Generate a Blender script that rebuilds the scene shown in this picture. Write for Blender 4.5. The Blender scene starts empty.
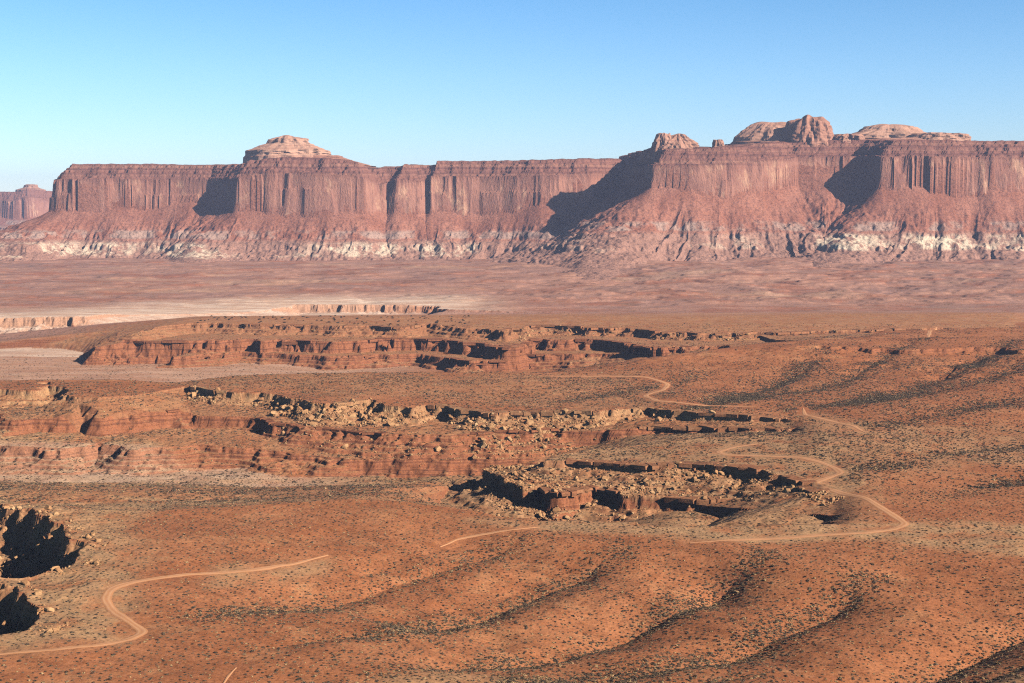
import bpy, math, random
import numpy as np
from mathutils import Vector

random.seed(7)
RNG = np.random.default_rng(11)
S = bpy.context.scene
COL = S.collection
f32 = np.float32

# ------------------------------------------------------------------ camera
FPX, W, H, YH, CZ = 1400.0, 1024, 683, 205.0, 130.0
TH = math.atan((H / 2 - YH) / FPX)
CT, ST = math.cos(TH), math.sin(TH)
cam = bpy.data.cameras.new('camera')
cam.sensor_width = 36.0
cam.lens = FPX / W * 36.0
cam.clip_start, cam.clip_end = 1.0, 80000.0
co = bpy.data.objects.new('camera', cam)
COL.objects.link(co)
co.location = (0, 0, CZ)
co.rotation_euler = (math.pi / 2 - TH, 0, 0)
S.camera = co

# ------------------------------------------------------------------ sky, sun, exposure
SUN_EL, SUN_AZ = math.radians(27.0), math.radians(122.0)      # azimuth clockwise from +Y
SKY_STOPS = [(0.0, (.45, .52, .635)), (.09, (.36, .50, .635)), (.20, (.21, .43, .585)), (.45, (.045, .055, .075)), (1.0, (.025, .028, .034))]
w = bpy.data.worlds.new('World')
S.world = w
w.use_nodes = True
nt = w.node_tree
bg = nt.nodes['Background']
sky = nt.nodes.new('ShaderNodeTexSky')
sky.sky_type = 'NISHITA'
sky.sun_disc = False
sky.sun_elevation = SUN_EL
sky.sun_rotation = SUN_AZ
sky.altitude = 1400
sky.air_density = 1.0
sky.dust_density = 0.3
sky.ozone_density = 1.6
# added sky tint: saturated blue low down, darkened towards the zenith to deepen shadows
tc = nt.nodes.new('ShaderNodeTexCoord')
sx_ = nt.nodes.new('ShaderNodeSeparateXYZ')
nt.links.new(tc.outputs['Generated'], sx_.inputs[0])
rp = nt.nodes.new('ShaderNodeValToRGB')
nt.links.new(sx_.outputs['Z'], rp.inputs[0])
el = rp.color_ramp.elements
for _ in range(3): el.new(.5)
for e_, (p_, c_) in zip(el, SKY_STOPS):
    e_.position = p_; e_.color = (*c_, 1)
mx = nt.nodes.new('ShaderNodeMix'); mx.data_type = 'RGBA'; mx.blend_type = 'MULTIPLY'
mx.inputs['Factor'].default_value = 1
nt.links.new(sky.outputs[0], mx.inputs['A']); nt.links.new(rp.outputs[0], mx.inputs['B'])
nt.links.new(mx.outputs['Result'], bg.inputs[0])
bg.inputs[1].default_value = 0.15
sl = bpy.data.lights.new('sun', 'SUN')
sl.energy = 5.0
sl.angle = math.radians(0.5)
sl.color = (1.0, 0.93, 0.83)
so = bpy.data.objects.new('sun', sl)
COL.objects.link(so)
sd_ = Vector((math.sin(SUN_AZ) * math.cos(SUN_EL), math.cos(SUN_AZ) * math.cos(SUN_EL), math.sin(SUN_EL)))
so.rotation_euler = sd_.to_track_quat('Z', 'Y').to_euler()
so.location = (600, -300, 700)
S.view_settings.view_transform = 'Standard'
S.view_settings.look = 'None'
S.view_settings.exposure = 0.82
S.view_settings.gamma = 1.0
S.render.engine = 'CYCLES'
S.cycles.use_denoising = False
S.cycles.denoiser = 'OPENIMAGEDENOISE'
S.cycles.denoising_input_passes = 'RGB_ALBEDO_NORMAL'
S.cycles.denoising_prefilter = 'ACCURATE'
S.cycles.max_bounces = 4
S.cycles.diffuse_bounces = 0
S.cycles.pixel_filter_type = 'BLACKMAN_HARRIS'
S.cycles.filter_width = 1.15
S.cycles.volume_bounces = 0

# ------------------------------------------------------------------ helpers
def P(px, py, z):
    """ground point seen at photo pixel (px, py) if it lies at height z"""
    dx, c, f = px - W / 2, H / 2 - py, FPX
    dy, dz = c * ST + f * CT, c * CT - f * ST
    t = (z - CZ) / dz
    return dx * t, dy * t

def PY(px, Y):
    return (px - 512) / 1406.0 * Y, Y

_T = RNG.random((16, 256, 256)).astype(f32) * 2 - 1
def vn(x, y, s):
    T = _T[s % 16]
    x = x + s * 17.31
    y = y - s * 9.77
    xf = np.floor(x); yf = np.floor(y)
    xi = xf.astype(np.int32) & 255; yi = yf.astype(np.int32) & 255
    u = (x - xf).astype(f32); v = (y - yf).astype(f32)
    u = u * u * (3 - 2 * u); v = v * v * (3 - 2 * v)
    x1 = (xi + 1) & 255; y1 = (yi + 1) & 255
    a = T[xi, yi]; b = T[x1, yi]; c = T[xi, y1]; d = T[x1, y1]
    a = a + (b - a) * u
    c = c + (d - c) * u
    return a + (c - a) * v

def fbm(x, y, lam, s, n=4, g=0.5):
    r = 0; a = 1.0
    for i in range(n):
        r = r + a * vn(x / lam * 2 ** i, y / lam * 2 ** i, s + i)
        a *= g
    return r

def ss(x, a, b):
    t = np.clip((x - a) / (b - a), 0, 1)
    return t * t * (3 - 2 * t)

def poly_sdf(X, Y, V, closed=True):
    """V: (n, 2+m). signed distance (positive inside), interpolated extras, arc length"""
    V = np.asarray(V, float)
    n = len(V)
    best = np.full(X.shape, 1e18, f32)
    ext = [np.zeros(X.shape, f32) for _ in range(V.shape[1] - 2)]
    arc = np.zeros(X.shape, f32)
    ins = np.zeros(X.shape, bool)
    acc = 0.0
    for i in range(n if closed else n - 1):
        a, b = V[i], V[(i + 1) % n]
        ex, ey = b[0] - a[0], b[1] - a[1]
        L2 = ex * ex + ey * ey + 1e-9
        px, py = X - f32(a[0]), Y - f32(a[1])
        t = np.clip((px * f32(ex) + py * f32(ey)) / f32(L2), 0, 1)
        d = (px - t * f32(ex)) ** 2 + (py - t * f32(ey)) ** 2
        m = d < best
        best = np.where(m, d, best)
        for k in range(len(ext)):
            ext[k] = np.where(m, f32(a[2 + k]) + t * f32(b[2 + k] - a[2 + k]), ext[k])
        L = math.sqrt(L2)
        arc = np.where(m, f32(acc) + t * f32(L), arc)
        acc += L
        if closed and abs(ey) > 1e-9:
            c = ((a[1] > Y) != (b[1] > Y)) & (X < f32(a[0]) + (Y - f32(a[1])) * f32(ex / ey))
            ins ^= c
    dist = np.sqrt(best)
    return (np.where(ins, dist, -dist) if closed else dist), ext, arc

def mesh_np(name, verts, faces, attrs=None, smooth=False, mats=(), parent=None):
    """faces (n,4) or (n,3) int array"""
    me = bpy.data.meshes.new(name)
    nv, nf, k = len(verts), len(faces), faces.shape[1]
    me.vertices.add(nv)
    me.vertices.foreach_set('co', np.ascontiguousarray(verts, f32).ravel())
    me.loops.add(nf * k)
    me.loops.foreach_set('vertex_index', np.ascontiguousarray(faces, np.int32).ravel())
    me.polygons.add(nf)
    me.polygons.foreach_set('loop_start', np.arange(0, nf * k, k, dtype=np.int32))
    me.polygons.foreach_set('use_smooth', np.full(nf, smooth, bool))
    for an, av in (attrs or {}).items():
        at = me.attributes.new(an, 'FLOAT', 'POINT')
        at.data.foreach_set('value', np.ascontiguousarray(av, f32).ravel())
    me.update(calc_edges=True)
    for m in mats:
        me.materials.append(m)
    o = bpy.data.objects.new(name, me)
    COL.objects.link(o)
    o.parent = parent
    return o

def grid_faces(R, C):
    i = np.arange(R * C, dtype=np.int32).reshape(R, C)
    return np.stack([i[:-1, :-1], i[:-1, 1:], i[1:, 1:], i[1:, :-1]], -1)

def sub_mesh(name, verts, faces, attrs, **kw):
    used = np.zeros(len(verts), bool)
    used[faces.ravel()] = True
    idx = np.cumsum(used, dtype=np.int64) - 1
    return mesh_np(name, verts[used], idx[faces].astype(np.int32), {k: v[used] for k, v in attrs.items()}, **kw)

def tag(o, label, cat, group=None, kind=None):
    o['label'] = label
    o['category'] = cat
    if group: o['group'] = group
    if kind: o['kind'] = kind
    return o

def empty(name, loc=(0, 0, 0)):
    o = bpy.data.objects.new(name, None)
    o.location = loc
    o.empty_display_size = 5
    COL.objects.link(o)
    return o

# ------------------------------------------------------------------ materials
class NT:
    def __init__(s, name, rough=0.95):
        s.m = bpy.data.materials.new(name)
        s.m.use_nodes = True
        s.t = s.m.node_tree
        s.b = s.t.nodes['Principled BSDF']
        s.b.inputs['Roughness'].default_value = rough
        s.b.inputs['Specular IOR Level'].default_value = 0.1
        s.geo = s.t.nodes.new('ShaderNodeNewGeometry')
        s.pos = s.geo.outputs['Position']
    def n(s, t): return s.t.nodes.new(t)
    def l(s, a, b): s.t.links.new(a, b)
    def put(s, sock, v):
        if isinstance(v, (int, float)): sock.default_value = v
        elif isinstance(v, tuple): sock.default_value = (*v, 1.0) if len(v) == 3 else v
        else: s.l(v, sock)
    def attr(s, name):
        a = s.n('ShaderNodeAttribute'); a.attribute_name = name
        return a.outputs['Fac']
    def noise(s, lam, detail=4, rough=0.6, vec=None, stretch=None):
        t = s.n('ShaderNodeTexNoise')
        v = vec or s.pos
        if stretch:
            mp = s.n('ShaderNodeVectorMath'); mp.operation = 'MULTIPLY'
            s.l(v, mp.inputs[0]); mp.inputs[1].default_value = stretch
            v = mp.outputs[0]
        s.l(v, t.inputs['Vector'])
        t.inputs['Scale'].default_value = 1.0 / lam
        t.inputs['Detail'].default_value = detail
        t.inputs['Roughness'].default_value = rough
        return t.outputs['Fac']
    def rng(s, v, a, b, c=0.0, d=1.0):
        r = s.n('ShaderNodeMapRange'); r.interpolation_type = 'SMOOTHSTEP'
        s.put(r.inputs[0], v)
        for i, q in enumerate((a, b, c, d)): r.inputs[1 + i].default_value = q
        return r.outputs[0]
    def mth(s, op, a, b=0.0):
        r = s.n('ShaderNodeMath'); r.operation = op
        s.put(r.inputs[0], a); s.put(r.inputs[1], b)
        return r.outputs[0]
    def mix(s, f, a, b):
        r = s.n('ShaderNodeMix'); r.data_type = 'RGBA'
        s.put(r.inputs['Factor'], f); s.put(r.inputs['A'], a); s.put(r.inputs['B'], b)
        return r.outputs['Result']
    def mul(s, c, f):
        r = s.n('ShaderNodeMix'); r.data_type = 'RGBA'; r.blend_type = 'MULTIPLY'
        r.inputs['Factor'].default_value = 1
        s.put(r.inputs['A'], c); s.put(r.inputs['B'], f)
        return r.outputs['Result']
    def z(s):
        x = s.n('ShaderNodeSeparateXYZ'); s.l(s.pos, x.inputs[0])
        return x.outputs['Z']
    def ramp(s, v, stops):
        r = s.n('ShaderNodeValToRGB')
        s.put(r.inputs[0], v)
        e = r.color_ramp.elements
        while len(e) < len(stops): e.new(0.5)
        for q, (p, c) in zip(e, stops):
            q.position = p; q.color = (*c, 1)
        return r.outputs[0]
    def bump(s, h, dist, strength=1.0):
        b = s.n('ShaderNodeBump')
        s.put(b.inputs['Height'], h)
        b.inputs['Distance'].default_value = dist
        b.inputs['Strength'].default_value = strength
        s.l(b.outputs[0], s.b.inputs['Normal'])
    def out(s, c):
        s.put(s.b.inputs['Base Color'], c)
        return s.m

def mat_ground():
    g = NT('desert_ground')
    big = g.noise(60, 5)
    mid = g.noise(7, 4)
    fine = g.noise(1.1, 3, 0.7)
    soil = g.mix(g.rng(big, .3, .7), (0.335, 0.122, 0.051), (0.41, 0.166, 0.074))
    soil = g.mix(g.rng(mid, .35, .75, 0, .6), soil, (0.29, 0.095, 0.036))
    soil = g.mix(g.rng(g.noise(24, 6, .7), .52, .68, 0, .55), soil, (0.47, 0.225, 0.105))
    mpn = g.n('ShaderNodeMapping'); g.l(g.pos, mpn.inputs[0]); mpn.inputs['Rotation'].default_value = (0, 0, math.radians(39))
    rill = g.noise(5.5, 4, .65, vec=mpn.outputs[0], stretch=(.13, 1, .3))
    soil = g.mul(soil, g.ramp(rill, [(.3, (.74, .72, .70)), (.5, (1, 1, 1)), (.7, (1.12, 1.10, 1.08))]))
    tanc = g.mix(g.rng(mid, .35, .7), (0.50, 0.29, 0.145), (0.33, 0.19, 0.10))
    c = g.mix(g.mth('MULTIPLY', g.attr('tan'), g.rng(g.noise(14, 5), .30, .60)), soil, tanc)
    # distant purple-brown flats
    far = g.mix(g.rng(g.noise(140, 5, .6, stretch=(.35, 1.6, 1)), .38, .62), (0.43, 0.215, 0.145), (0.33, 0.175, 0.13))
    far = g.mix(g.rng(g.noise(90, 6, .7, stretch=(.6, .9, 1)), .47, .63, 0, .8), far, (0.33, 0.12, 0.064))
    far = g.mix(g.rng(g.noise(40, 6, .75, stretch=(.5, .8, 1)), .52, .66, 0, .8), far, (0.21, 0.115, 0.08))
    far = g.mix(g.rng(g.noise(240, 5, .65, stretch=(.5, 1.2, 1)), .54, .66, 0, .6), far, (0.46, 0.27, 0.175))
    c = g.mix(g.attr('far'), c, far)
    pal = g.mix(g.rng(g.noise(30, 5, .65, stretch=(.3, 1.5, 1)), .35, .65), (0.74, 0.55, 0.42), (0.54, 0.33, 0.225))
    c = g.mix(g.attr('pale'), c, pal)
    # layered rock
    zz = g.mth('ADD', g.z(), g.mth('MULTIPLY', g.noise(40, 2), 3.0))
    zv = g.n('ShaderNodeCombineXYZ'); g.l(zz, zv.inputs['Z'])
    lay = g.noise(2.0, 5, .75, vec=zv.outputs[0])
    rock = g.ramp(lay, [(0.25, (0.10, 0.035, 0.020)), (0.42, (0.23, 0.078, 0.036)), (0.5, (0.29, 0.108, 0.05)), (0.56, (0.13, 0.045, 0.024)), (0.62, (0.26, 0.095, 0.045)), (0.8, (0.36, 0.17, 0.085))])
    rock = g.mix(g.rng(g.noise(5, 5, .7), .5, .75, 0, .6), rock, (0.30, 0.12, 0.055))
    cap = g.mix(g.rng(mid, .3, .7), (0.40, 0.22, 0.105), (0.28, 0.13, 0.062))
    rock = g.mix(g.attr('cap'), rock, cap)
    rock = g.mix(g.mth('MULTIPLY', g.attr('pale'), .75), rock, g.mix(lay, (0.62, 0.40, 0.27), (0.45, 0.22, 0.13)))
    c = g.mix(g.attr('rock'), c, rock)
    # pebbles and small dead brush
    c = g.mul(c, g.ramp(fine, [(0.30, (.45, .45, .45)), (0.48, (1, 1, 1)), (0.70, (1.22, 1.18, 1.10))]))
    # clumps of far scrub, grey green, too small to model
    vor = g.n('ShaderNodeTexVoronoi'); g.l(g.pos, vor.inputs['Vector']); vor.inputs['Scale'].default_value = 0.20
    spot = g.mth('MULTIPLY', g.rng(vor.outputs['Distance'], .16, .30, 1, 0), g.attr('speck'))
    c = g.mix(spot, c, (0.10, 0.075, 0.045))
    g.bump(g.mth('ADD', g.mth('MULTIPLY', fine, .25), g.mth('MULTIPLY', mid, 1.0)), 0.9, 0.6)
    return g.out(c)

def mat_road():
    g = NT('packed_dirt')
    c = g.mix(g.noise(3, 4), (0.52, 0.245, 0.115), (0.42, 0.175, 0.076))
    c = g.mix(g.attr('rut'), c, (0.59, 0.31, 0.16))
    return g.out(c)

def mat_mesa_cliff():
    g = NT('mesa_cliff_rock')
    big = g.noise(90, 4)
    strk = g.noise(13, 6, .7, stretch=(1, 1, .22))
    c = g.mix(g.rng(big, .35, .65), (0.31, 0.132, 0.090), (0.40, 0.182, 0.122))
    c = g.mix(g.rng(strk, .50, .75, 0, .6), c, (0.16, 0.068, 0.054))
    pale = g.mth('MULTIPLY', g.rng(g.noise(42, 5, .7, stretch=(1, 1, .5)), .52, .68), .8)
    c = g.mix(pale, c, (0.56, 0.31, 0.19))
    zv = g.n('ShaderNodeCombineXYZ'); g.l(g.mth('ADD', g.z(), g.mth('MULTIPLY', big, 8)), zv.inputs['Z'])
    lay = g.noise(9, 4, .7, vec=zv.outputs[0])
    lc = g.ramp(lay, [(.3, (.11, .046, .038)), (.5, (.235, .098, .068)), (.7, (.35, .17, .11))])
    c = g.mix(g.attr('cap'), c, lc)
    g.bump(g.noise(6, 6, .75, stretch=(1, 1, .4)), 5.0, 0.9)
    return g.out(c)

def mat_mesa_talus():
    g = NT('mesa_talus_rubble')
    big = g.noise(70, 5); mid = g.noise(14, 5, .65); fine = g.noise(4.5, 4, .7)
    c = g.mix(g.rng(big, .35, .65), (0.27, 0.102, 0.062), (0.34, 0.142, 0.092))
    c = g.mix(g.rng(mid, .5, .75, 0, .8), c, (0.18, 0.068, 0.046))
    zz = g.mth('ADD', g.attr('hb'), g.mth('MULTIPLY', g.mth('SUBTRACT', big, .5), 16))
    band = g.ramp(zz, [(0, (0, 0, 0))])   # placeholder ramp, replaced by math below
    g.t.nodes.remove(band.node)
    grey = g.mth('MULTIPLY', g.mth('MULTIPLY', g.rng(zz, 52, 58), g.rng(zz, 72, 80, 1, 0)), g.rng(big, .42, .58, 0, .75))
    c = g.mix(grey, c, (0.36, 0.25, 0.20))
    low = g.rng(zz, 44, 56, 1, 0)
    c = g.mix(g.mth('MULTIPLY', low, .55), c, (0.33, 0.20, 0.15))
    wst = g.rng(g.noise(38, 6, .75), .43, .56)
    whi = g.mth('MULTIPLY', g.mth('MULTIPLY', g.rng(zz, 8, 15), g.rng(zz, 38, 50, 1, 0)), g.mth('MULTIPLY', g.attr('white'), wst))
    c = g.mix(whi, c, g.mix(mid, (0.72, 0.58, 0.42), (0.53, 0.38, 0.27)))
    c = g.mul(c, g.ramp(fine, [(.32, (.45, .45, .45)), (.5, (1, 1, 1)), (.7, (1.25, 1.2, 1.12))]))
    g.bump(g.mth('ADD', mid, g.mth('MULTIPLY', fine, .6)), 4.0, 0.7)
    return g.out(c)

def mat_dome():
    g = NT('pale_cap_sandstone')
    zv = g.n('ShaderNodeCombineXYZ'); g.l(g.mth('ADD', g.z(), g.mth('MULTIPLY', g.noise(40, 3), 6)), zv.inputs['Z'])
    lay = g.noise(7, 4, .7, vec=zv.outputs[0])
    c = g.ramp(lay, [(.3, (.33, .15, .10)), (.48, (.44, .235, .155)), (.6, (.50, .29, .195)), (.75, (.42, .21, .14))])
    red = g.ramp(lay, [(.3, (.22, .09, .06)), (.5, (.34, .155, .10)), (.75, (.42, .21, .14))])
    c = g.mix(g.attr('pale'), red, c)
    g.bump(g.noise(6, 5, .7), 3.0, .6)
    return g.out(c)

def mat_boulder():
    g = NT('tan_boulder_rock')
    t = g.attr('tint')
    oi = g.n('ShaderNodeObjectInfo')
    t = g.mth('ADD', t, g.mth('MULTIPLY', oi.outputs['Random'], .35))
    c = g.ramp(t, [(0, (.26, .11, .05)), (.35, (.38, .19, .085)), (.8, (.47, .265, .125)), (1, (.52, .32, .165))])
    c = g.mul(c, g.ramp(g.noise(.8, 4), [(.3, (.7, .7, .7)), (.6, (1.05, 1.05, 1.05))]))
    return g.out(c)

def mat_shrub():
    g = NT('dry_shrub_leaf')
    oi = g.n('ShaderNodeObjectInfo')
    t = g.mth('ADD', g.attr('tint'), g.mth('MULTIPLY', oi.outputs['Random'], .6))
    c = g.ramp(t, [(0, (.042, .032, .022)), (.4, (.085, .062, .042)), (.75, (.16, .112, .072)), (.92, (.20, .14, .08)), (1, (.42, .27, .13))])
    return g.out(c)

M_GROUND, M_ROAD, M_CLIFF, M_TALUS, M_DOME, M_BOULDER, M_SHRUB = (
    mat_ground(), mat_road(), mat_mesa_cliff(), mat_mesa_talus(), mat_dome(), mat_boulder(), mat_shrub())

# ------------------------------------------------------------------ terrain grid: lines of equal u = x / y, rows of equal y
us = np.concatenate([[-3, -2, -1.4, -1.0, -.8, -.68], np.arange(-.60, -.43, .006), np.arange(-.43, .4301, .00072), np.arange(.436, .60, .006), [.68, .8, 1.0, 1.4, 2, 3]])
ys = np.concatenate([[8, 40, 90, 150, 220, 280, 320], np.arange(345, 640, .75), np.arange(640, 1010, .55), np.arange(1010, 1130, 1.2),
                     np.arange(1130, 1370, 2.0), np.arange(1370, 1560, .8), np.arange(1560, 2300, 2.6), np.arange(2300, 3600, 4.0),
                     np.geomspace(3600, 14000, 60)])
R, C = len(ys), len(us)
Yg = np.repeat(ys.astype(f32)[:, None], C, 1)
Xg = (Yg * us.astype(f32)[None, :])
def rows(y0, y1):
    return slice(int(np.searchsorted(ys, y0)), int(np.searchsorted(ys, y1)))

def plain(X, Y):
    z = -20 * ss(Y, 1480, 2050) + 12 * ss(Y, 2300, 3300) + 12 * ss(Y, 2300, 3300) * ss(X / Y, -.05, .15)
    return z
Z = plain(Xg, Yg).astype(f32)
near = 1 - ss(Yg, 1900, 2600)
Z += (1.3 + .9 * ss(Yg, 620, 800)) * fbm(Xg, Yg, 150, 0, 3) * near * ss(Yg, 250, 420)
Z += 0.35 * fbm(Xg, Yg, 22, 4, 3) * near
rn = rows(340, 700)
Z[rn] += 0.07 * vn(Xg[rn] / 2.4, Yg[rn] / 2.4, 9)
# badlands hummocks on the far flats
rf = rows(1750, 3700)
amp = ss(Yg[rf], 1900, 2300) * (1 - ss(Yg[rf], 3300, 3700)) * (0.45 + 0.55 * ss(Xg[rf] / Yg[rf], -.05, .10))
hum = 1 - np.abs(fbm(Xg[rf], Yg[rf], 150, 2, 4))
Z[rf] += amp * (5 * (hum - .55) + 5 * fbm(Xg[rf], Yg[rf], 110, 6, 5)) + (1.5 * fbm(Xg[rf], Yg[rf], 45, 3, 3) * ss(Yg[rf], 1900, 2300)).astype(f32)

Z[rf] += (amp.clip(0, 1) > .02) * (.92 * np.sin(2 * np.pi * Z[rf] / 3.6) * 3.6 / (2 * np.pi)).astype(f32) * ss(Yg[rf], 1950, 2200)
TAN = np.zeros((R, C), f32); PALE = np.zeros((R, C), f32); CAP = np.zeros((R, C), f32)
ID = np.zeros((R, C), np.int8)
RUB = np.zeros((R, C), f32)           # where rubble blocks lie

# gullies ---------------------------------------------------------------
GUL = [  # pixels, depth, bank width right, bank width left
    ([(390, 618), (428, 600), (478, 587), (503, 578), (534, 567), (575, 556), (615, 544)], 8.2, 20, 44),
    ([(380, 672), (447, 653), (525, 631), (575, 616), (619, 603), (666, 587), (720, 570), (765, 555)], 8.2, 20, 44),
    ([(500, 676), (600, 655), (650, 646), (700, 634), (747, 620), (795, 604), (833, 590), (871, 574)], 8.2, 20, 44),
    ([(732, 690), (826, 672), (918, 659), (969, 636), (1024, 615), (1090, 590)], 8.2, 20, 44),
    ([(200, 613), (273, 597), (332, 583), (400, 560), (462, 544), (540, 527)], 5.0, 18, 44),
    ([(250, 648), (330, 630), (395, 616)], 1.6, 7, 20),
    ([(560, 690), (700, 668), (760, 650)], 1.2, 6, 14),
    ([(860, 690), (960, 668), (1060, 640)], 2.4, 6, 20),
    ([(690, 408), (715, 402), (752, 385), (797, 372), (828, 360)], 3.4, 12, 40),
    ([(740, 398), (764, 391), (835, 381), (880, 364), (925, 350)], 3.4, 12, 40),
    ([(850, 402), (895, 391), (951, 377), (977, 368), (1015, 354)], 3.6, 12, 40),
    ([(790, 408), (809, 406), (895, 394), (977, 383), (1060, 368)], 2.2, 12, 40),
    ([(880, 425), (960, 410), (1060, 390)], 2.0, 12, 40),
    ([(930, 498), (985, 487), (1050, 474)], 1.6, 10, 30),
    ([(560, 399), (640, 385), (700, 372)], 1.2, 12, 40),
    ([(870, 470), (950, 452), (1050, 436)], 1.4, 10, 40),
]
gul_lines = []
for pts, dep, wr, wl in GUL:
    V = np.array([P(px, py, 0) for px, py in pts])
    gul_lines.append((V, dep))
    y0, y1 = V[:, 1].min() - 90, V[:, 1].max() + 90
    r = rows(y0, y1)
    X, Y = Xg[r], Yg[r]
    dist, _, arc = poly_sdf(X, Y, V, closed=False)
    wob = fbm(X, Y, 40, 3, 3)
    # signed side: right of the line is positive
    dx, dy = V[-1] - V[0]
    L = math.hypot(dx, dy)
    t = np.clip(((X - V[0, 0]) * dx + (Y - V[0, 1]) * dy) / L / L, 0, 1)
    cx = np.interp(t.ravel(), np.linspace(0, 1, len(V)), V[:, 0]).reshape(t.shape)
    side = ((X - V[0, 0]) * dy - (Y - V[0, 1]) * dx) / L - np.interp(t.ravel(), [((p - V[0]) @ (dx, dy)) / L / L for p in V], [((p[0] - V[0, 0]) * dy - (p[1] - V[0, 1]) * dx) / L for p in V]).reshape(t.shape)
    s = np.where(side > 0, dist, -dist) + 1.6 * wob
    prof = np.where(s > 0, np.exp(-np.maximum(s, 0) / wr), np.exp(-np.maximum(-s, 0) / wl))
    tot = arc.max()
    fade = ss(arc, 0, .25 * tot) * (1 - ss(arc, .8 * tot, tot)) * np.exp(-np.maximum(dist - 60, 0) / 20)
    Z[r] -= (dep * prof * fade * (1 + .2 * wob)).astype(f32)

# canyons ---------------------------------------------------------------
def drop(sd, k, ch, cw, slope, soft, terr=2.6):
    s = np.maximum(sd, 0)
    hard = ch * np.clip(s / cw, 0, 1) + slope * np.maximum(s - cw, 0)
    q = hard
    hard = q + 0.95 * np.sin(2 * np.pi * q / terr) * terr / (2 * np.pi)
    return k * hard + (1 - k) * soft * s

def V4(pts):
    out = []
    for p in pts:
        px, py, z, k = p
        out.append((*P(px, py, z), z, k))
    return np.array(out)

def wob(X, Y, a, s):
    return a * (vn(X / 34, Y / 34, s) * .9 + vn(X / 13, Y / 13, s + 1) * .65 + vn(X / 5.5, Y / 5.5, s + 2) * .36 + vn(X / 2.4, Y / 2.4, s + 3) * .14)

# --- middle canyon: far wall, three tiers
V1 = V4([(-300, 392, 0, 1), (0, 392, 0, 1), (40, 392, 0, 1), (46, 381, 0, 1), (68, 395, 0, 1), (98, 399, 0, .3), (150, 394, 0, .1), (185, 385, 0, .6), (220, 391, 0, 1), (275, 393, 0, 1),
         (290, 396, 0, 1), (325, 404, 0, 1), (345, 401, 0, 1), (372, 398, 0, 1), (385, 403, 0, 1), (412, 405, 0, 1), (430, 402, 0, 1), (485, 408, 0, 1), (575, 408, 0, 1), (645, 407, 0, 1), (680, 409, 0, 1), (765, 415, 0, 1),
         (800, 418, 0, .2), (850, 440, 0, 0), (880, 480, 0, 0), (885, 520, 0, 0), (866, 527, 0, 0), (800, 529, 0, .5), (750, 529, 0, 1), (640, 526, 0, 1), (560, 520, 0, 1), (520, 515, 0, 1),
         (430, 502, 0, .3), (350, 497, 0, 0), (280, 501, 0, 0), (150, 508, 0, 0), (0, 508, 0, 0), (-300, 508, 0, 0)])
V2 = V4([(-300, 417, -9, 1), (-34, 418, -9, 1), (-12, 407, -9, 1), (19, 418, -9, 1), (68, 417, -9, 1), (74, 406, -9, 1), (104, 419, -9, 1), (128, 416, -9, 1), (170, 415, -10, 1), (230, 418, -11, 1), (268, 420, -12, 1), (300, 428, -12, 1), (345, 430, -12, 1),
         (380, 433, -13, 1), (500, 434, -13, 1), (570, 432, -12, 1), (650, 428, -8, 1), (700, 426, -6, 1), (790, 431, -4, 1), (806, 436, -3, .2), (830, 450, -3, 0), (870, 500, -3, 0), (866, 523, -3, 0), (800, 526, -4, .4),
         (750, 526, -5, 1), (640, 522, -6, 1), (560, 518, -8, .8), (520, 513, -8, 1), (430, 500, -8, .3), (350, 495, -10, 0), (250, 494, -10, 0), (100, 492, -10, 0), (-300, 490, -10, 0)])
V3 = V4([(-300, 443, -19, .9), (0, 444, -19, .9), (60, 447, -19, .9), (100, 441, -19, .9), (130, 448, -20, .9), (200, 446, -21, .9), (245, 450, -23, 1), (285, 458, -25, 1), (330, 458, -25, 1), (380, 460, -26, 1), (450, 462, -27, 1), (520, 466, -27, 1),
         (600, 462, -22, 1), (700, 450, -16, 0), (860, 480, -12, 0), (858, 520, -8, 0), (800, 523, -9, .4), (750, 523, -10, 1), (640, 520, -12, 1), (560, 516, -18, .8), (520, 511, -18, 1), (430, 499, -18, .3), (350, 495, -20, 0), (200, 490, -20, 0), (-300, 486, -20, 0)])
r = rows(560, 1050)
X, Y = Xg[r], Yg[r]
sd1, (z1, k1), _ = poly_sdf(X, Y, V1)
sd1 += wob(X, Y, 7, 1) * (.15 + .85 * k1)
sd2, (z2, k2), _ = poly_sdf(X, Y, V2)
sd2 += wob(X, Y, 7, 5) * (.15 + .85 * k2)
sd3, (z3, k3), _ = poly_sdf(X, Y, V3)
sd3 += wob(X, Y, 8, 9) * (.15 + .85 * k3)
uu_ = X / Y
z2 = np.interp(uu_, [-.4, -.2, -.1, .05, .1, .2], [-9, -10.5, -13, -12, -8, -4]).astype(f32)
z3 = np.interp(uu_, [-.4, -.2, -.1, 0, .06, .13, .25], [-20, -21, -26, -27, -22, -16, -12]).astype(f32)
zp = Z[r]
blocky = vn(X / 3.2, Y / 3.2, 3)
t1 = zp - drop(sd1, k1, 4.5, 1.6, .42 , .17) - 0
t2 = np.where(sd2 > 0, z2 - drop(sd2, k2, 6.5 + 3.5 * vn(X / 40, Y / 40, 8), 5.0, .42, .17), z2 + np.minimum(.05 * -sd2, 3)) + .3 * blocky
t3 = np.where(sd3 > 0, z3 - drop(sd3, k3, 5.0 + 3 * vn(X / 30, Y / 30, 9), 4.0, .35, .14), z3 + np.minimum(.06 * -sd3, 3)) + .3 * blocky
fl = -33 + 17 * ss(X / Y, -.02, .14) + 1.6 * fbm(X, Y, 45, 5, 4)
t1 = t1 - .9 * k2 * np.maximum(sd2, 0)
t2 = t2 - .7 * k3 * np.maximum(sd3, 0)
zc = np.maximum(np.maximum(t1, t2), np.maximum(t3, fl))
ins = sd1 > 0
znew = np.where(ins, np.minimum(zp, zc), zp)
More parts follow.
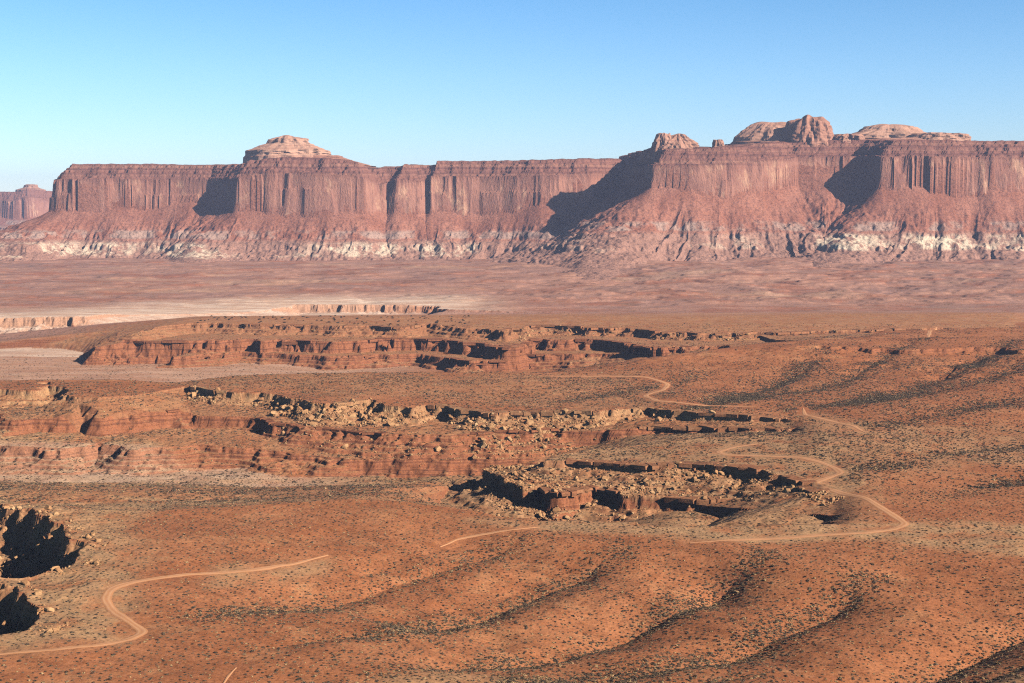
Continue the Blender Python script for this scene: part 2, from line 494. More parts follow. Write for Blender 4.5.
idr = np.where(ins & (zc > fl + .5) & (Y > 790), 1, 0)
RUB[r] = np.where(ins & (k1 > .5) & (sd1 < 34) & (t1 >= zc - .2) & (X / Y > -.24), 1.0, 0)
RUB[r] += np.where(ins & (k2 > .5) & (sd2 > 3) & (sd2 < 26) & (t2 >= zc - .2) & (X / Y > -.18), .22, 0)
CAP[r] = np.where(ins & (sd1 < 30) & (t1 >= zc - .2), 1.0, 0) * k1
TAN[r] = np.maximum(TAN[r], np.where(ins, .8, 0) * np.where(zc <= fl + .4, 1, .5))
PALE[r] = np.where(ins & (zc <= fl + .6), .36 * ss(-X / Y, .08, .18), 0)

# --- tongue of rock lying in that canyon
VA2 = V4([(488, 467, -10, 1), (506, 477, -11, 1), (523, 486, -11, 1), (545, 484, -11, 1), (556, 491, -11, 1), (575, 489, -11, 1), (603, 487, -11, 1), (635, 495, -11, 1), (662, 496, -11, 1), (700, 500, -11, 1), (755, 499, -11, 1),
          (785, 496, -10, 1), (820, 505, -8, 1), (862, 514, -6, 1), (900, 512, -4, 0), (930, 500, -3, 0), (900, 455, -3, 0), (700, 444, -8, 0), (620, 450, -10, .3), (552, 462, -10, 1), (515, 464, -10, 1)])
VA1 = V4([(546, 462, -5, 1), (575, 458, -4, 1), (604, 460, -3, 1), (640, 465, -3, 1), (680, 466, -3, 1), (722, 470, -3, 1), (752, 471, -2.5, 1), (784, 477, -2, 1), (840, 490, -1, 0), (900, 475, 0, 0), (850, 438, -1, 0),
          (780, 437, -2, 0), (700, 440, -3, 0), (625, 446, -3, .6), (572, 452, -4, 1)])
sa2, (za2, ka2), _ = poly_sdf(X, Y, VA2)
sa2 += wob(X, Y, 6, 2) * (.15 + .85 * ka2)
sa1, (za1, ka1), _ = poly_sdf(X, Y, VA1)
sa1 += wob(X, Y, 6, 6) * (.15 + .85 * ka1)
za2 = (-11 + 8 * ss(uu_, .13, .27)).astype(f32)
za1 = (-4 + 4 * ss(uu_, .04, .24)).astype(f32)
a2 = za2 - drop(-sa2, ka2, 7.5 + 6 * ss(-X / Y, -.04, -.0), 2.4, .5, .12) + .35 * blocky
a1 = za1 - drop(-sa1, ka1, 3.2 + 1.6 * vn(X / 24, Y / 24, 4), 1.4, .30, .12) + .3 * blocky * (sa1 < 2)
wy = ss(Y, 695, 735)
rb = wy * ss(X / Y, .198, .226) + (1 - wy) * ss(X / Y, .232, .256)
za = np.maximum(a1, a2)
ma = za > znew
znew = np.where(ma, za, znew)
idr = np.where(ma & (ka2 + ka1 > .6) & (znew > fl + .6), 2, idr)
idr = np.where((idr == 2) & ((sa1 > 6) | (X / Y > .262)), 0, idr)
RUB[r] = np.where(ma, np.where((sa1 < 0) & (sa2 > -2) & (ka1 > .5) & (X / Y < .19), .8, 0), RUB[r])
RUB[r] += np.where(ma & (sa2 < -2) & (sa2 > -13) & (ka2 > .5), .7, 0)
CAP[r] = np.where(ma, np.where(a1 > a2, .45 + .4 * ss(vn(X / 15, Y / 15, 9), -.3, .4), np.where(za > za2 - 1.6, .9, 0)), CAP[r])
TAN[r] = np.where(ma, .85, TAN[r])
PALE[r] = np.where(ma, 0, PALE[r])
znew = znew * (1 - rb) + zp * rb
def blur(A, k):
    for ax in (0, 1):
        c = np.cumsum(np.pad(A, [(k + 1, k) if i == ax else (0, 0) for i in (0, 1)], mode='edge'), axis=ax, dtype=np.float64)
        A = (c[2 * k + 1:] - c[:-2 * k - 1] if ax == 0 else c[:, 2 * k + 1:] - c[:, :-2 * k - 1]) / (2 * k + 1)
    return A.astype(f32)
bm_ = ss(X / Y, .203, .222) * wy + ss(X / Y, .228, .242) * (1 - wy)
znew = znew * (1 - bm_) + blur(blur(znew, 9), 9) * bm_
Z[r] = znew
ID[r] = np.where(rb > .5, 0, idr)
RIMS = {'b1': (r, sd1), 'b2': (r, sd2), 'a1': (r, -sa1), 'a2': (r, -sa2)}
RUB[r] *= (1 - rb)

# --- side canyon heads at the left edge
for n_, pts in enumerate(([(-160, 440, 0, 1), (-40, 466, 0, 1), (0, 495, 0, 1), (12, 505, 0, 1), (30, 509, 0, 1), (42, 519, 0, 1), (56, 527, 0, 1), (74, 545, 0, 1), (66, 563, 0, .8), (30, 576, 0, .3), (-40, 580, 0, .2), (-160, 584, 0, .2)],
                          [(-160, 545, 0, 1), (-34, 562, 0, 1), (-4, 582, 0, 1), (14, 594, 0, 1), (32, 599, 0, 1), (46, 608, 0, 1), (60, 617, 0, 1), (54, 624, 0, .8), (30, 633, 0, .3), (-40, 640, 0, .2), (-160, 644, 0, .2)])):
    VL = V4(pts)
    r = rows(VL[:, 1].min() - 20, VL[:, 1].max() + 20)
    X, Y = Xg[r], Yg[r]
    sd, (zl, kl), _ = poly_sdf(X, Y, VL)
    sd += wob(X, Y, 6.0, 3 + n_) * (.3 + .7 * kl)
    d = drop(sd, kl, 12, 6.0, .6, .25, 3.1)
    zl = np.maximum(Z[r] - d, -21 + 2 * fbm(X, Y, 12, 4, 3))
    ins = sd > 0
    Z[r] = np.where(ins, zl, Z[r])
    ID[r] = np.where(ins, 3 + n_, ID[r])
    CAP[r] = np.where(ins, .8, CAP[r])
    RUB[r] = np.where(ins & (sd > 3), .45, np.where((sd > -9) & (kl > .4), .30 * ss(vn(X / 9, Y / 9, 6), -.2, .3), RUB[r]))
    TAN[r] = np.maximum(TAN[r], np.where(sd > -35, ss(sd, -35, -5), 0))

# broken slabs and low steps on the bare benches around those canyon heads
r = rows(425, 690)
X, Y = Xg[r], Yg[r]
m_ = ss(-X / Y, .265, .33) * ss(Y, 430, 470) * (1 - ss(Y, 630, 680)) * (ID[r] == 0)
h_ = fbm(X, Y, 26, 11, 4) * 2.2
Z[r] += (m_ * (.55 * h_ + .42 * np.sin(2 * np.pi * h_ / .9) * .9 / 2 / np.pi * 2)).astype(f32)
# --- far canyon with the long layered wall
VC = V4([(-400, 390, 0, 0), (0, 390, 0, 0), (120, 386, 0, 0), (230, 377, 0, .2), (400, 372, 0, .4), (550, 371, 0, .4), (650, 362, 0, 0), (800, 352, 0, 0), (940, 340, 0, 0), (985, 328, 0, 0)] )
VC = np.vstack([VC, V4([(900, 318, -10, 0), (600, 312, -19, 0), (446, 309, -20, .3), (440, 304.5, -20, 1), (370, 304, -20, 1), (297, 305, -20, 1), (270, 310, -21, .2), (140, 319, -21, .2),
                        (85, 327, -22, .4), (74, 328.5, -22, 1), (0, 328.5, -22, 1), (-400, 329, -22, 1)])])
VC1 = V4([(140, 330, -2, .5), (190, 323, 0, 1), (300, 325, 0, 1), (400, 327, 0, 1), (425, 324, 0, 1), (440, 325, 0, 1), (505, 331, 0, 1), (530, 325, 0, 1), (640, 329, 0, 1), (700, 334, 0, 1), (785, 332, 0, 1), (860, 330, 0, 1), (940, 328, 0, 1), (1000, 328, 0, 0)])
VC1 = np.vstack([VC1, np.array([(*PY(1020, 1700), 0, 0), (*PY(800, 1700), 0, 0), (*PY(400, 1660), 0, 0), (*PY(200, 1640), 0, 0)])])
VC2 = V4([(98, 347, -16, 1), (120, 342, -12, 1), (180, 340, -10, 1), (260, 339, -10, 1), (330, 341, -10, 1), (420, 338, -10, 1), (478, 343, -10, 1), (512, 347, -10, 1), (528, 338, -9, 1), (600, 340, -8, 1), (650, 346, -7, 1), (720, 347, -6, 1), (783, 351, -5, 1), (800, 350, -3, 0)])
VC2 = np.vstack([VC2, np.array([(*PY(960, 1560), -3, 0), (*PY(800, 1660), -6, 0), (*PY(200, 1640), -10, 0), (*PY(120, 1600), -12, 0)])])
VC3 = V4([(175, 357, -22, 1), (240, 352, -22, 1), (330, 356, -22, 1), (420, 354, -22, 1), (470, 361, -22, 1), (505, 360, -22, 1), (520, 354, -20, 1), (600, 354, -18, .6), (700, 352, -10, 0)])
VC3 = np.vstack([VC3, np.array([(*PY(700, 1600), -16, 0), (*PY(200, 1620), -22, 0)])])
VN = V4([(70, 331, -24, .4), (100, 331, -22, 1), (137, 338, -22, 1), (150, 336, -22, .6), (140, 328, -22, 0), (80, 327, -24, 0)])
r = rows(1030, 2450)
X, Y = Xg[r], Yg[r]
zp = Z[r]
sv, (zv_, kv), _ = poly_sdf(X, Y, VC)
sv += wob(X, Y, 9, 4) * (.2 + .8 * kv)
fl = -33 + 30 * ss(X / Y, .08, .27) + 1.2 * fbm(X, Y, 90, 3, 4)
zc = np.maximum(zp - drop(sv, kv, 10, 4, .4, .16), fl)
ins = sv > 0
znew = np.where(ins, np.minimum(zp, zc), zp)
idr = np.where(ins & (kv > .6) & (Y > 1600) & (zc > fl + .4), 6, 0)
pale = np.where(ins, ss(-X / Y, .02, .12) * .8, 0) * (1 - np.where(Y < 1500, .5, 0))
pale = np.maximum(pale, np.where(~ins, ss(sv, -330, -60) * ss(Y, 1620, 1680) * (1 - ss(X / Y, -.06, 0.02)), 0))
ma = np.zeros(X.shape, bool)
prev = None
for nm_, Vx, ch, cw, sl_, amp_, s_ in (('n', VN, 7, 5, .4, 6, 3), ('3', VC3, 6, 3.5, .45, 9, 7), ('2', VC2, 10, 7, .55, 11, 2), ('1', VC1, 4.5, 2.5, .42, 9, 8)):
    sx, (zx, kx), _ = poly_sdf(X, Y, Vx)
    sx += wob(X, Y, amp_, s_) * (.2 + .8 * kx)
    zz_ = zx - drop(-sx, kx, ch * (1 + .4 * vn(X / 50, Y / 50, s_)), cw, sl_, .10, 3.4)
    if nm_ in '21':
        zz_ = zz_ - .9 * prev[1] * np.maximum(-prev[0], 0) * (sx < 0)
    prev = (sx, kx)
    RIMS['c' + nm_] = (r, -sx)
    if nm_ == '1':
        zz_ += np.where(sx > 0, np.minimum(sx * .03, 2), 0)
        rub = np.where((zz_ > znew) & (sx < 0) & (sx > -36) & (kx > .5), np.where(X / Y > .005, .45, .03), 0)
    m = zz_ > znew
    znew = np.where(m, zz_, znew)
    ma |= m
    idr = np.where(m, np.where((kx > .3) & (sx < 4), 5, 0), idr)
    if nm_ == '1': cap_ = np.where(m, np.where(sx > -20, .3 + .5 * 0 * X, 0), 0)
pale = np.where(ma, 0, pale)
Z[r] = znew; ID[r] = np.where(idr > 0, idr, ID[r])
PALE[r] = np.maximum(PALE[r], pale); CAP[r] = np.maximum(CAP[r], cap_); RUB[r] = np.maximum(RUB[r], rub)
TAN[r] = np.maximum(TAN[r], np.where(ma, .45, 0))

# --- red hills on the right
VR = V4([(690, 356, 4, 0), (745, 351, 7, 0), (800, 346, 10, .2), (860, 346, 11, 1), (925, 349, 11, 1), (1000, 346, 12, 1), (1015, 352, 12, 1), (1040, 350, 12, 1), (1120, 345, 12, 1), (1300, 345, 12, .5)])
VR = np.vstack([VR, np.array([(*PY(1300, 1420), 10, 0), (*PY(860, 1330), 8, 0), (*PY(700, 1270), 3, 0)])])
r = rows(880, 1500)
X, Y = Xg[r], Yg[r]
sx, (zx, kx), _ = poly_sdf(X, Y, VR)
sx += wob(X, Y, 9, 11)
zr_ = zx - drop(-sx, kx, 2.6, 2.0, .085, .085) + (Z[r] - plain(X, Y)) * .8
Z[r] = np.maximum(Z[r], zr_)

if False:
    pass
# slope, masks ----------------------------------------------------------
gy = np.gradient(Z, ys.astype(f32), axis=0)
gx = np.gradient(Z, us.astype(f32), axis=1) / Yg - 0
gx = gx
SL = np.sqrt(gx ** 2 + (gy + gx * 0) ** 2)
ROCK = ss(SL, .38, .75)
FAR = ss(Yg + 90 * fbm(Xg, Yg, 260, 1, 3), 1600, 1800) * (1 - (ID == 5))
TAN = np.clip(TAN, 0, 1)
# olive-tan scrub flats
def soft_poly(pts, z, feather, val, arr=TAN):
    V = np.array([P(px, py, z) for px, py in pts])
    r = rows(V[:, 1].min() - feather, V[:, 1].max() + feather)
    sx, _, _ = poly_sdf(Xg[r], Yg[r], V)
    sx += feather * .5 * fbm(Xg[r], Yg[r], 40, 7, 3)
    arr[r] = np.maximum(arr[r], val * ss(sx, -feather * .5, feather * .5))
soft_poly([(440, 512), (640, 521), (860, 524), (1100, 525), (1100, 560), (1024, 556), (930, 546), (850, 541), (760, 545), (640, 536), (520, 527)], 0, 14, .95)
soft_poly([(-100, 490), (110, 476), (200, 478), (300, 492), (180, 500), (130, 520), (120, 560), (150, 590), (110, 640), (-100, 650)], 0, 14, .9)
soft_poly([(200, 560), (330, 548), (330, 562), (210, 585)], 0, 12, .7)
soft_poly([(640, 425), (880, 418), (1100, 440), (1100, 470), (900, 470), (820, 500), (760, 470), (640, 460)], 0, 60, .65)
soft_poly([(-40, 452), (60, 452), (160, 455), (230, 462), (300, 478), (340, 484), (260, 488), (130, 478), (-40, 474)], -26, 14, .25, PALE)
soft_poly([(-40, 440), (120, 442), (250, 462), (330, 488), (-40, 488)], -24, 20, .9)
soft_poly([(280, 692), (430, 668), (700, 672), (900, 664), (1100, 655), (1100, 720), (280, 720)], 0, 12, .7)
soft_poly([(190, 374), (640, 372), (650, 408), (400, 398), (200, 384)], 0, 40, .35)
SPK = ss(Yg, 1450, 1650) * (1 - .45 * ss(Yg, 1650, 2600)) * (1 - ROCK) * (1 - .8 * PALE)

VERT = np.stack([Xg, Yg, Z], -1).reshape(-1, 3)
ATTR = {'tan': TAN.ravel(), 'pale': PALE.ravel(), 'cap': CAP.ravel(), 'rock': ROCK.ravel(), 'far': FAR.ravel(), 'speck': SPK.ravel()}
FACES = grid_faces(R, C)
fid = ID[:-1, :-1]
fid = np.where((ys[:-1, None] > 540) & (ys[:-1, None] < 2500), fid, 0) if False else fid
def hz(x, y):
    """terrain height at points, from the same grid the mesh uses"""
    x = np.asarray(x, float); y = np.asarray(y, float)
    i = np.clip(np.searchsorted(ys, y) - 1, 0, R - 2)
    ty = (y - ys[i]) / (ys[i + 1] - ys[i])
    u = x / y
    j = np.clip(np.searchsorted(us, u) - 1, 0, C - 2)
    tu = (u - us[j]) / (us[j + 1] - us[j])
    a = Z[i, j] * (1 - tu) + Z[i, j + 1] * tu
    b = Z[i + 1, j] * (1 - tu) + Z[i + 1, j + 1] * tu
    return a * (1 - ty) + b * ty
def grid_at(A, x, y):
    i = np.clip(np.searchsorted(ys, y) - 1, 0, R - 2)
    j = np.clip(np.searchsorted(us, x / y) - 1, 0, C - 2)
    return A[i, j]

NAMES = {0: ('ground', 'red desert ground with scrub flats, gullies and rolling slopes out to the mesas', 'ground'),
         1: ('canyon_wall', 'long middle canyon wall capped by tan boulders above red ledges', 'canyon wall'),
         2: ('rock_ledge', 'two-stepped rubble-covered rock tongue with black shaded nose in the middle canyon', 'rock ledge'),
         3: ('canyon_alcove', 'larger black-shaded canyon head at the left edge, above the road bend', 'canyon head'),
         4: ('canyon_alcove', 'smaller shaded canyon head at the left edge beside the road bend', 'canyon head'),
         5: ('canyon_wall', 'farthest layered red canyon wall with juniper-dotted flat top', 'canyon wall'),
         6: ('canyon_wall', 'low pale pink cliff below the far flats', 'canyon wall')}
WALLS = {}
for i, (nm, lab, cat) in NAMES.items():
    sel = FACES[fid == i]
    if len(sel) == 0: continue
    o = sub_mesh(nm, VERT, sel, ATTR, smooth=(i == 0), mats=[M_GROUND])
    tag(o, lab, cat, kind='structure')
    WALLS[i] = o

# ------------------------------------------------------------------ dirt road stretches
def on_ground(px, py):
    z = 0.0
    for _ in range(25):
        x, y = P(px, py, z)
        z = .5 * z + .5 * float(hz(x, y))
    return P(px, py, z)
ROADS = [
    ([(-40, 659), (0, 654), (40, 651), (94, 646), (128, 640), (145, 632), (133, 624), (113, 611), (105, 599), (111, 589), (129, 583), (146, 580), (180, 575), (215, 573), (254, 570), (289, 565), (312, 559), (328, 555)], 4.6,
     'pale dirt track with hairpin bend at the lower left'),
    ([(690, 543), (707, 542), (764, 539), (809, 536), (865, 533), (895, 529), (906, 524), (899, 519), (880, 507), (865, 498), (835, 491), (814, 484), (824, 479), (841, 473), (835, 468), (820, 462), (797, 457), (764, 456), (726, 455), (717, 452), (734, 447), (757, 444)], 5.0,
     'pale winding dirt track right of the rock tongue'),
    ([(803, 408), (805, 415), (827, 420), (854, 426), (866, 433)], 4.5, 'short pale track stretch on the scrub flat below the right hills'),
    ([(545, 376), (575, 376), (607, 376), (646, 377), (668, 384), (663, 390), (645, 396), (657, 401), (700, 405), (757, 407)], 5.0, 'hooked pale track on the bench above the middle canyon wall'),
    ([(937, 327), (933, 332), (928, 338)], 5.5, 'tiny steep track stretch beyond the right hills'),
    ([(440, 547), (456, 539), (478, 535), (503, 531), (522, 529), (540, 527)], 3.6, 'faint pale track stretch on the slope below the rock tongue'),
    ([(236, 668), (228, 676), (222, 686)], 3.0, 'faint track spur at the bottom edge of the slope'),
]
road_pts = []
for pts, wd, lab in ROADS:
    V = np.array([on_ground(px, py) for px, py in pts])
    seg = np.r_[0, np.cumsum(np.hypot(*np.diff(V, axis=0).T))]
    n = max(12, int(seg[-1] / 1.6))
    t = np.linspace(0, seg[-1], n)
    x = np.interp(t, seg, V[:, 0]); y = np.interp(t, seg, V[:, 1])
    for _ in range(int(4)):                      # round the corners
        x[1:-1] = (x[:-2] + 2 * x[1:-1] + x[2:]) / 4; y[1:-1] = (y[:-2] + 2 * y[1:-1] + y[2:]) / 4
    tx, ty = np.gradient(x), np.gradient(y)
    L = np.hypot(tx, ty) + 1e-9
    nx, ny = ty / L, -tx / L
    K = 9
    tp = np.clip(np.minimum(t, t[-1] - t) / 28, .12, 1) ** .6
    off = np.linspace(-.5, .5, K)[None, :] * (.78 * wd * tp * (1 + .22 * vn(t / 14, t * 0, 3) + .10 * vn(t / 4, t * 0, 5) + .12 * vn(t / 1.7, t * 0, 7)))[:, None]
    rx, ry = x[:, None] + nx[:, None] * off, y[:, None] + ny[:, None] * off
    rz = hz(rx, ry)
    rz = np.maximum(rz, 0 * rz + rz) + .16 - .14 * (np.abs(np.linspace(-1, 1, K))[None, :] ** 4)
    rut = np.repeat(np.exp(-((np.abs(np.linspace(-1, 1, K)) - .45) / .22) ** 2)[None, :], n, 0)
    o = mesh_np('dirt_road', np.stack([rx, ry, rz], -1).reshape(-1, 3), grid_faces(n, K).reshape(-1, 4), {'rut': rut.ravel()}, smooth=True, mats=[M_ROAD])
    tag(o, lab, 'dirt road', kind='structure')
    road_pts.append(np.stack([x, y], 1))
ROADP = np.vstack(road_pts)

# ------------------------------------------------------------------ mesas
def mesa(rim, ztop, zbase, u0, u1, y0, y1, step, talus, seed, cone, labels, white, ncols, wlift=0.0, gul_a=5.0, slant=0.0, heap=(), nose=None, lend=None):
    uu = np.linspace(u0, u1, ncols).astype(f32)
    yy = np.arange(y0, y1, step).astype(f32)
    Y = np.repeat(yy[:, None], len(uu), 1)
    X = Y * uu[None, :]
    V = np.array([(*PY(px, Yr), zt) for px, Yr, zt in rim])
    sd, (zt,), arc = poly_sdf(X, Y, V)
    o = -sd
    # flutes, buttresses, fallen slabs: broad panels, sparse cracks, ragged layered rim above
    a = arc
    msk = .12 + .88 * ss(vn(a / 130, a * 0 + 7.5, seed + 2), -.25, .45)
    fl = 9 * vn(X / 95, Y / 95, seed) + msk * (8 * (np.abs(vn(X / 34, Y / 34, seed + 1)) - .4) * 1.6 + 4 * (np.abs(vn(X / 12, Y / 12, seed + 3)) - .4))
    fl2 = 10 * vn(X / 80, Y / 80, seed + 6) + 5 * vn(X / 28, Y / 28, seed + 5) + (1.1 - msk) * 4 * (np.abs(vn(X / 16, Y / 16, seed + 10)) - .4)
    pres = ss(vn(a / 120, a * 0 + 2.5, seed + 6), -.3, .4)
    crack = np.maximum(0, vn(a / 21, a * 0 + .5, seed + 3) - .62) * 44 * pres + np.maximum(0, vn(a / 8, a * 0 + 3.5, seed + 3) - .62) * 12 * pres
    oc = o + fl - 6 + crack
    ou = o + 7 * vn(X / 60, Y / 60, seed + 8) + 5 * vn(X / 17, Y / 17, seed + 9) + 3 * vn(X / 7, Y / 7, seed + 4)
    ou = np.maximum(ou, oc - 4)
    zs = zt + 2.2 * vn(X / 26, Y / 26, 3) + 1.2 * vn(X / 9, Y / 9, 7)
    H = ztop - zbase
    zs = zs - np.interp(ou, [-44, -36, -34.5, -28, -26.5, -20, -18, -12, -10, -4, -2], [0, 2, 8, 10, 15, 17, 25, 27, 34, 36, 41]).astype(f32)
    d = np.interp(oc, [0, 2.5, 5.5], [0, 24, 42]).astype(f32)
    oc2 = np.maximum(o + fl2 - 8 + .5 * crack, oc - 9)
    d = d + np.interp(oc2, [0, 3, 9, 13], [0, 30, 80, 330]).astype(f32) * (oc > 3)
    zc = zs - d
    cn = fbm(a, a * 0 + seed, 130, seed + 4, 2)
    sk = slant
    rid = (1 - np.abs(fbm(a + sk * o + 7 * vn(X / 30, Y / 30, 3), o * .12, 38, seed + 5, 4)) * 1.7)
    zt0 = zbase + cone + 8 * cn
    for hp, hw, hh in heap:
        zt0 = zt0 + hh * np.exp(-((X / Y - (hp - 512) / 1406) / (hw / 1406)) ** 2)
    if lend: talus = talus * (1 + lend * ss(-X / Y, .312, .350))
    if nose: talus = talus * (1 + nose * (1 - ss(X / Y, .078, .118)))
    run = np.clip((o - 4) / talus, 0, 3)
    zf = zt0 - (cone + 9) * (1 - np.exp(-1.7 * run)) / (1 - math.exp(-1.7)) + 7 * fbm(X, Y, 170, seed + 1, 3) * ss(run, .3, 1)
    env = ss(run, 0, .35) * (1 - .55 * ss(run, .8, 1.3))
    zf = zf + env * gul_a * (rid - .55) + 4.5 * fbm(X, Y, 40, seed + 7, 4) * env + env * (2.6 * vn(X / 8, Y / 8, seed + 8) + 3.0 * np.maximum(0, vn(X / 15, Y / 15, seed + 2) - .35))
    # resistant beds in the slope
    for zb_, st in ((zbase + 34, 5.5), (zbase + 62, 3.5), (zbase + 82, 2.5)):
        q = zf - zb_ + 3 * vn(X / 60, Y / 60, 2)
        zf = zf + st * np.tanh(q / 3.0) * np.exp(-np.abs(q) / 26) * (.4 + .6 * ss(vn(X / 90, Y / 90, seed + 9), -.5, .2))
    z = np.maximum(zc, zf)
    is_cliff = (zc >= zf)
    cap = np.clip(ss(zt - z, 50, 40), 0, 1)
    hb = z - zbase - wlift
    wm = ss(fbm(X, Y, 110, seed + 10, 3), -.45, .15) * white(X / Y)
    verts = np.stack([X, Y, z], -1).reshape(-1, 3)
    F = grid_faces(len(yy), len(uu))
    zmin = np.minimum(np.minimum(z[:-1, :-1], z[1:, 1:]), np.minimum(z[1:, :-1], z[:-1, 1:]))
    zmax = np.maximum(z[:-1, :-1], z[1:, 1:])
    keep = zmax > zbase - 55
    at = {'cap': cap.ravel(), 'hb': hb.ravel(), 'white': wm.ravel()}
    root = empty('mesa', (float(V[:, 0].mean()), float(V[:, 1].mean()), zbase))
    tag(root, labels, 'mesa', kind='structure')
    off = np.array(root.location)
    fc = is_cliff[:-1, :-1]
    oo = sub_mesh('cliff', verts - off, F[keep & fc], at, mats=[M_CLIFF], parent=root)
    oo = sub_mesh('talus_slope', verts - off, F[keep & ~fc], at, mats=[M_TALUS], parent=root)
    return root

def dome(root, px, Yd, zb, a, b, h, prof, pale, seed, rot=0.0, rough=.16, n=110, m=46, name='rock_dome'):
    """layered knob: prof is (radius fraction, height fraction) from foot to top"""
    cx, cy = PY(px, Yd)
    th = np.linspace(0, 2 * np.pi, n, endpoint=False)
    pr = np.array(prof)
    t = np.r_[0, np.cumsum(np.hypot(np.diff(pr[:, 0]), np.diff(pr[:, 1]) * h / a))]
    tt = np.linspace(0, t[-1], m)
    rr = np.interp(tt, t, pr[:, 0]); zz = np.interp(tt, t, pr[:, 1])
    ct, st = np.cos(th)[None, :], np.sin(th)[None, :]
    w_ = 1 + rough * (fbm(ct * 2.2 + seed, st * 2.2 + zz[:, None] * 1.2, 1, seed, 4))
    w_ = w_ + .035 * vn(ct * 9 + seed, zz[:, None] * 16 + st * 3, seed + 2)
    x = rr[:, None] * w_ * ct * a
    y = rr[:, None] * w_ * st * b
    z = zz[:, None] * h * (1 + .10 * vn(ct * rr[:, None] * 3, st * rr[:, None] * 3, seed + 4)) + 0 * x
    z[0] -= 25
    verts = np.stack([x * math.cos(rot) - y * math.sin(rot), x * math.sin(rot) + y * math.cos(rot), z], -1).reshape(-1, 3)
    i = np.arange(m * n).reshape(m, n)
    F = np.stack([i[:-1], np.roll(i, -1, 1)[:-1], np.roll(i, -1, 1)[1:], i[1:]], -1).reshape(-1, 4)
    o = mesh_np(name, verts, F, {'pale': np.full(len(verts), pale)}, mats=[M_DOME], parent=root)
    o.location = (cx - root.location.x, cy - root.location.y, zb - root.location.z)
    return o

def zpx(py, Y):
    return CZ + (YH - py) / FPX * Y

left_rim = [(54, 3860, zpx(167, 3860)), (64, 3840, zpx(164, 3840)), (130, 3830, zpx(164, 3830)), (180, 3830, zpx(165, 3830)), (210, 3815, zpx(165, 3815)), (227, 3765, zpx(164, 3765)), (240, 3715, zpx(161, 3715)), (275, 3695, zpx(157, 3695)), (325, 3685, zpx(158, 3685)),
            (362, 3685, zpx(162, 3685)), (378, 3720, zpx(169, 3720)), (388, 3740, zpx(167, 3740)), (398, 3715, zpx(164, 3715)), (418, 3725, zpx(166, 3725)), (426, 3743, zpx(165, 3743)), (432, 3730, zpx(161, 3730)), (480, 3740, zpx(161, 3740)), (540, 3690, zpx(160, 3690)), (590, 3710, zpx(159, 3710)), (625, 3800, zpx(159, 3800)), (700, 4300, 250),
            (700, 4900, 250), (110, 4900, 230), (84, 4400, 230)]
mesa_left = mesa(left_rim, 236, -12, -.47, .16, 3230, 4420, 2.4, 235, 1, 137, 'left mesa with fluted red cliffs, pale stepped knob and whitish foot', lambda u: .30 + .50 * ss(-u, -.06, .02), 1150, heap=((192, 30, 30), (570, 40, 24)), lend=1.3)
rz_ = lambda py, Y: zpx(py, Y)
right_rim = [(603, 4150, rz_(158, 4150)), (622, 3800, rz_(152, 3800)), (640, 3560, rz_(150, 3560)), (654, 3440, rz_(149, 3440)), (690, 3430, rz_(148, 3430)), (735, 3450, rz_(147, 3450)), (770, 3485, rz_(144, 3485)), (795, 3530, rz_(142, 3530)), (858, 3530, rz_(140, 3530)), (872, 3480, rz_(140, 3475)), (882, 3425, rz_(140, 3425)),
             (905, 3415, rz_(140, 3415)), (945, 3415, rz_(140, 3415)), (975, 3424, rz_(141, 3424)), (990, 3415, rz_(141, 3415)), (1030, 3430, rz_(141, 3430)), (1120, 3450, rz_(142, 3450)), (1300, 3480, rz_(142, 3480)), (1500, 3700, 280), (1500, 4600, 280), (640, 4600, 250)]
mesa_right = mesa(right_rim, 278, -2, -.02, .62, 2700, 4060, 2.4, 255, 6, 176, 'right mesa with a deeply shaded left face and several red knobs on its rim', lambda u: .25 + .75 * ss(u, .12, .24), 1100, wlift=17.0, gul_a=6.0, slant=.35, heap=((836, 42, 40), (600, 40, 20)), nose=.6)
far_rim = [(-400, 6900, zpx(193, 6900)), (-100, 6900, zpx(192, 6900)), (-10, 6950, zpx(192, 6950)), (18, 6900, zpx(192, 6900)), (28, 6900, zpx(188, 6900)), (42, 6950, zpx(190, 6950)), (75, 7100, zpx(193, 7100)), (120, 7600, zpx(194, 7600)), (120, 8500, 190), (-400, 8500, 190)]
mesa_far = mesa(far_rim, 190, -20, -.55, -.24, 6500, 7500, 6, 330, 3, 95, 'small hazy pink mesa far off at the left edge', lambda u: .3 + 0 * u, 420)

dome(mesa_left, 302, 3850, zpx(168, 3850), 195, 85, 31, [(1, 0), (.9, .25), (.78, .42), (.6, .8), (.5, 1), (0, 1.05)], .12, 14, rough=.12)
dome(mesa_left, 291, 3865, zpx(158.5, 3865), 120, 88, 58, [(1.0, 0), (.95, .10), (.92, .36), (.82, .42), (.56, .66), (.49, .70), (.46, .90), (.36, .97), (.0, 1.0)], 1.0, 3, rough=.17)
dome(mesa_right, 677, 3540, zpx(151, 3540), 58, 42, 40, [(1, 0), (.93, .45), (.78, .62), (.55, .74), (.35, .96), (0, 1)], .45, 5, rough=.30)
dome(mesa_right, 663, 3530, zpx(151, 3530), 24, 22, 42, [(1, 0), (.95, .6), (.7, .95), (0, 1)], .55, 12, rough=.30)
dome(mesa_right, 717, 3540, zpx(150, 3540), 17, 14, 24, [(1, 0), (.92, .7), (.7, .95), (0, 1)], .35, 9, rough=.25)
dome(mesa_right, 772, 3680, zpx(148, 3680), 98, 70, 66, [(1, 0), (.93, .40), (.80, .58), (.55, .86), (.3, .98), (0, 1)], .75, 6, rough=.16)
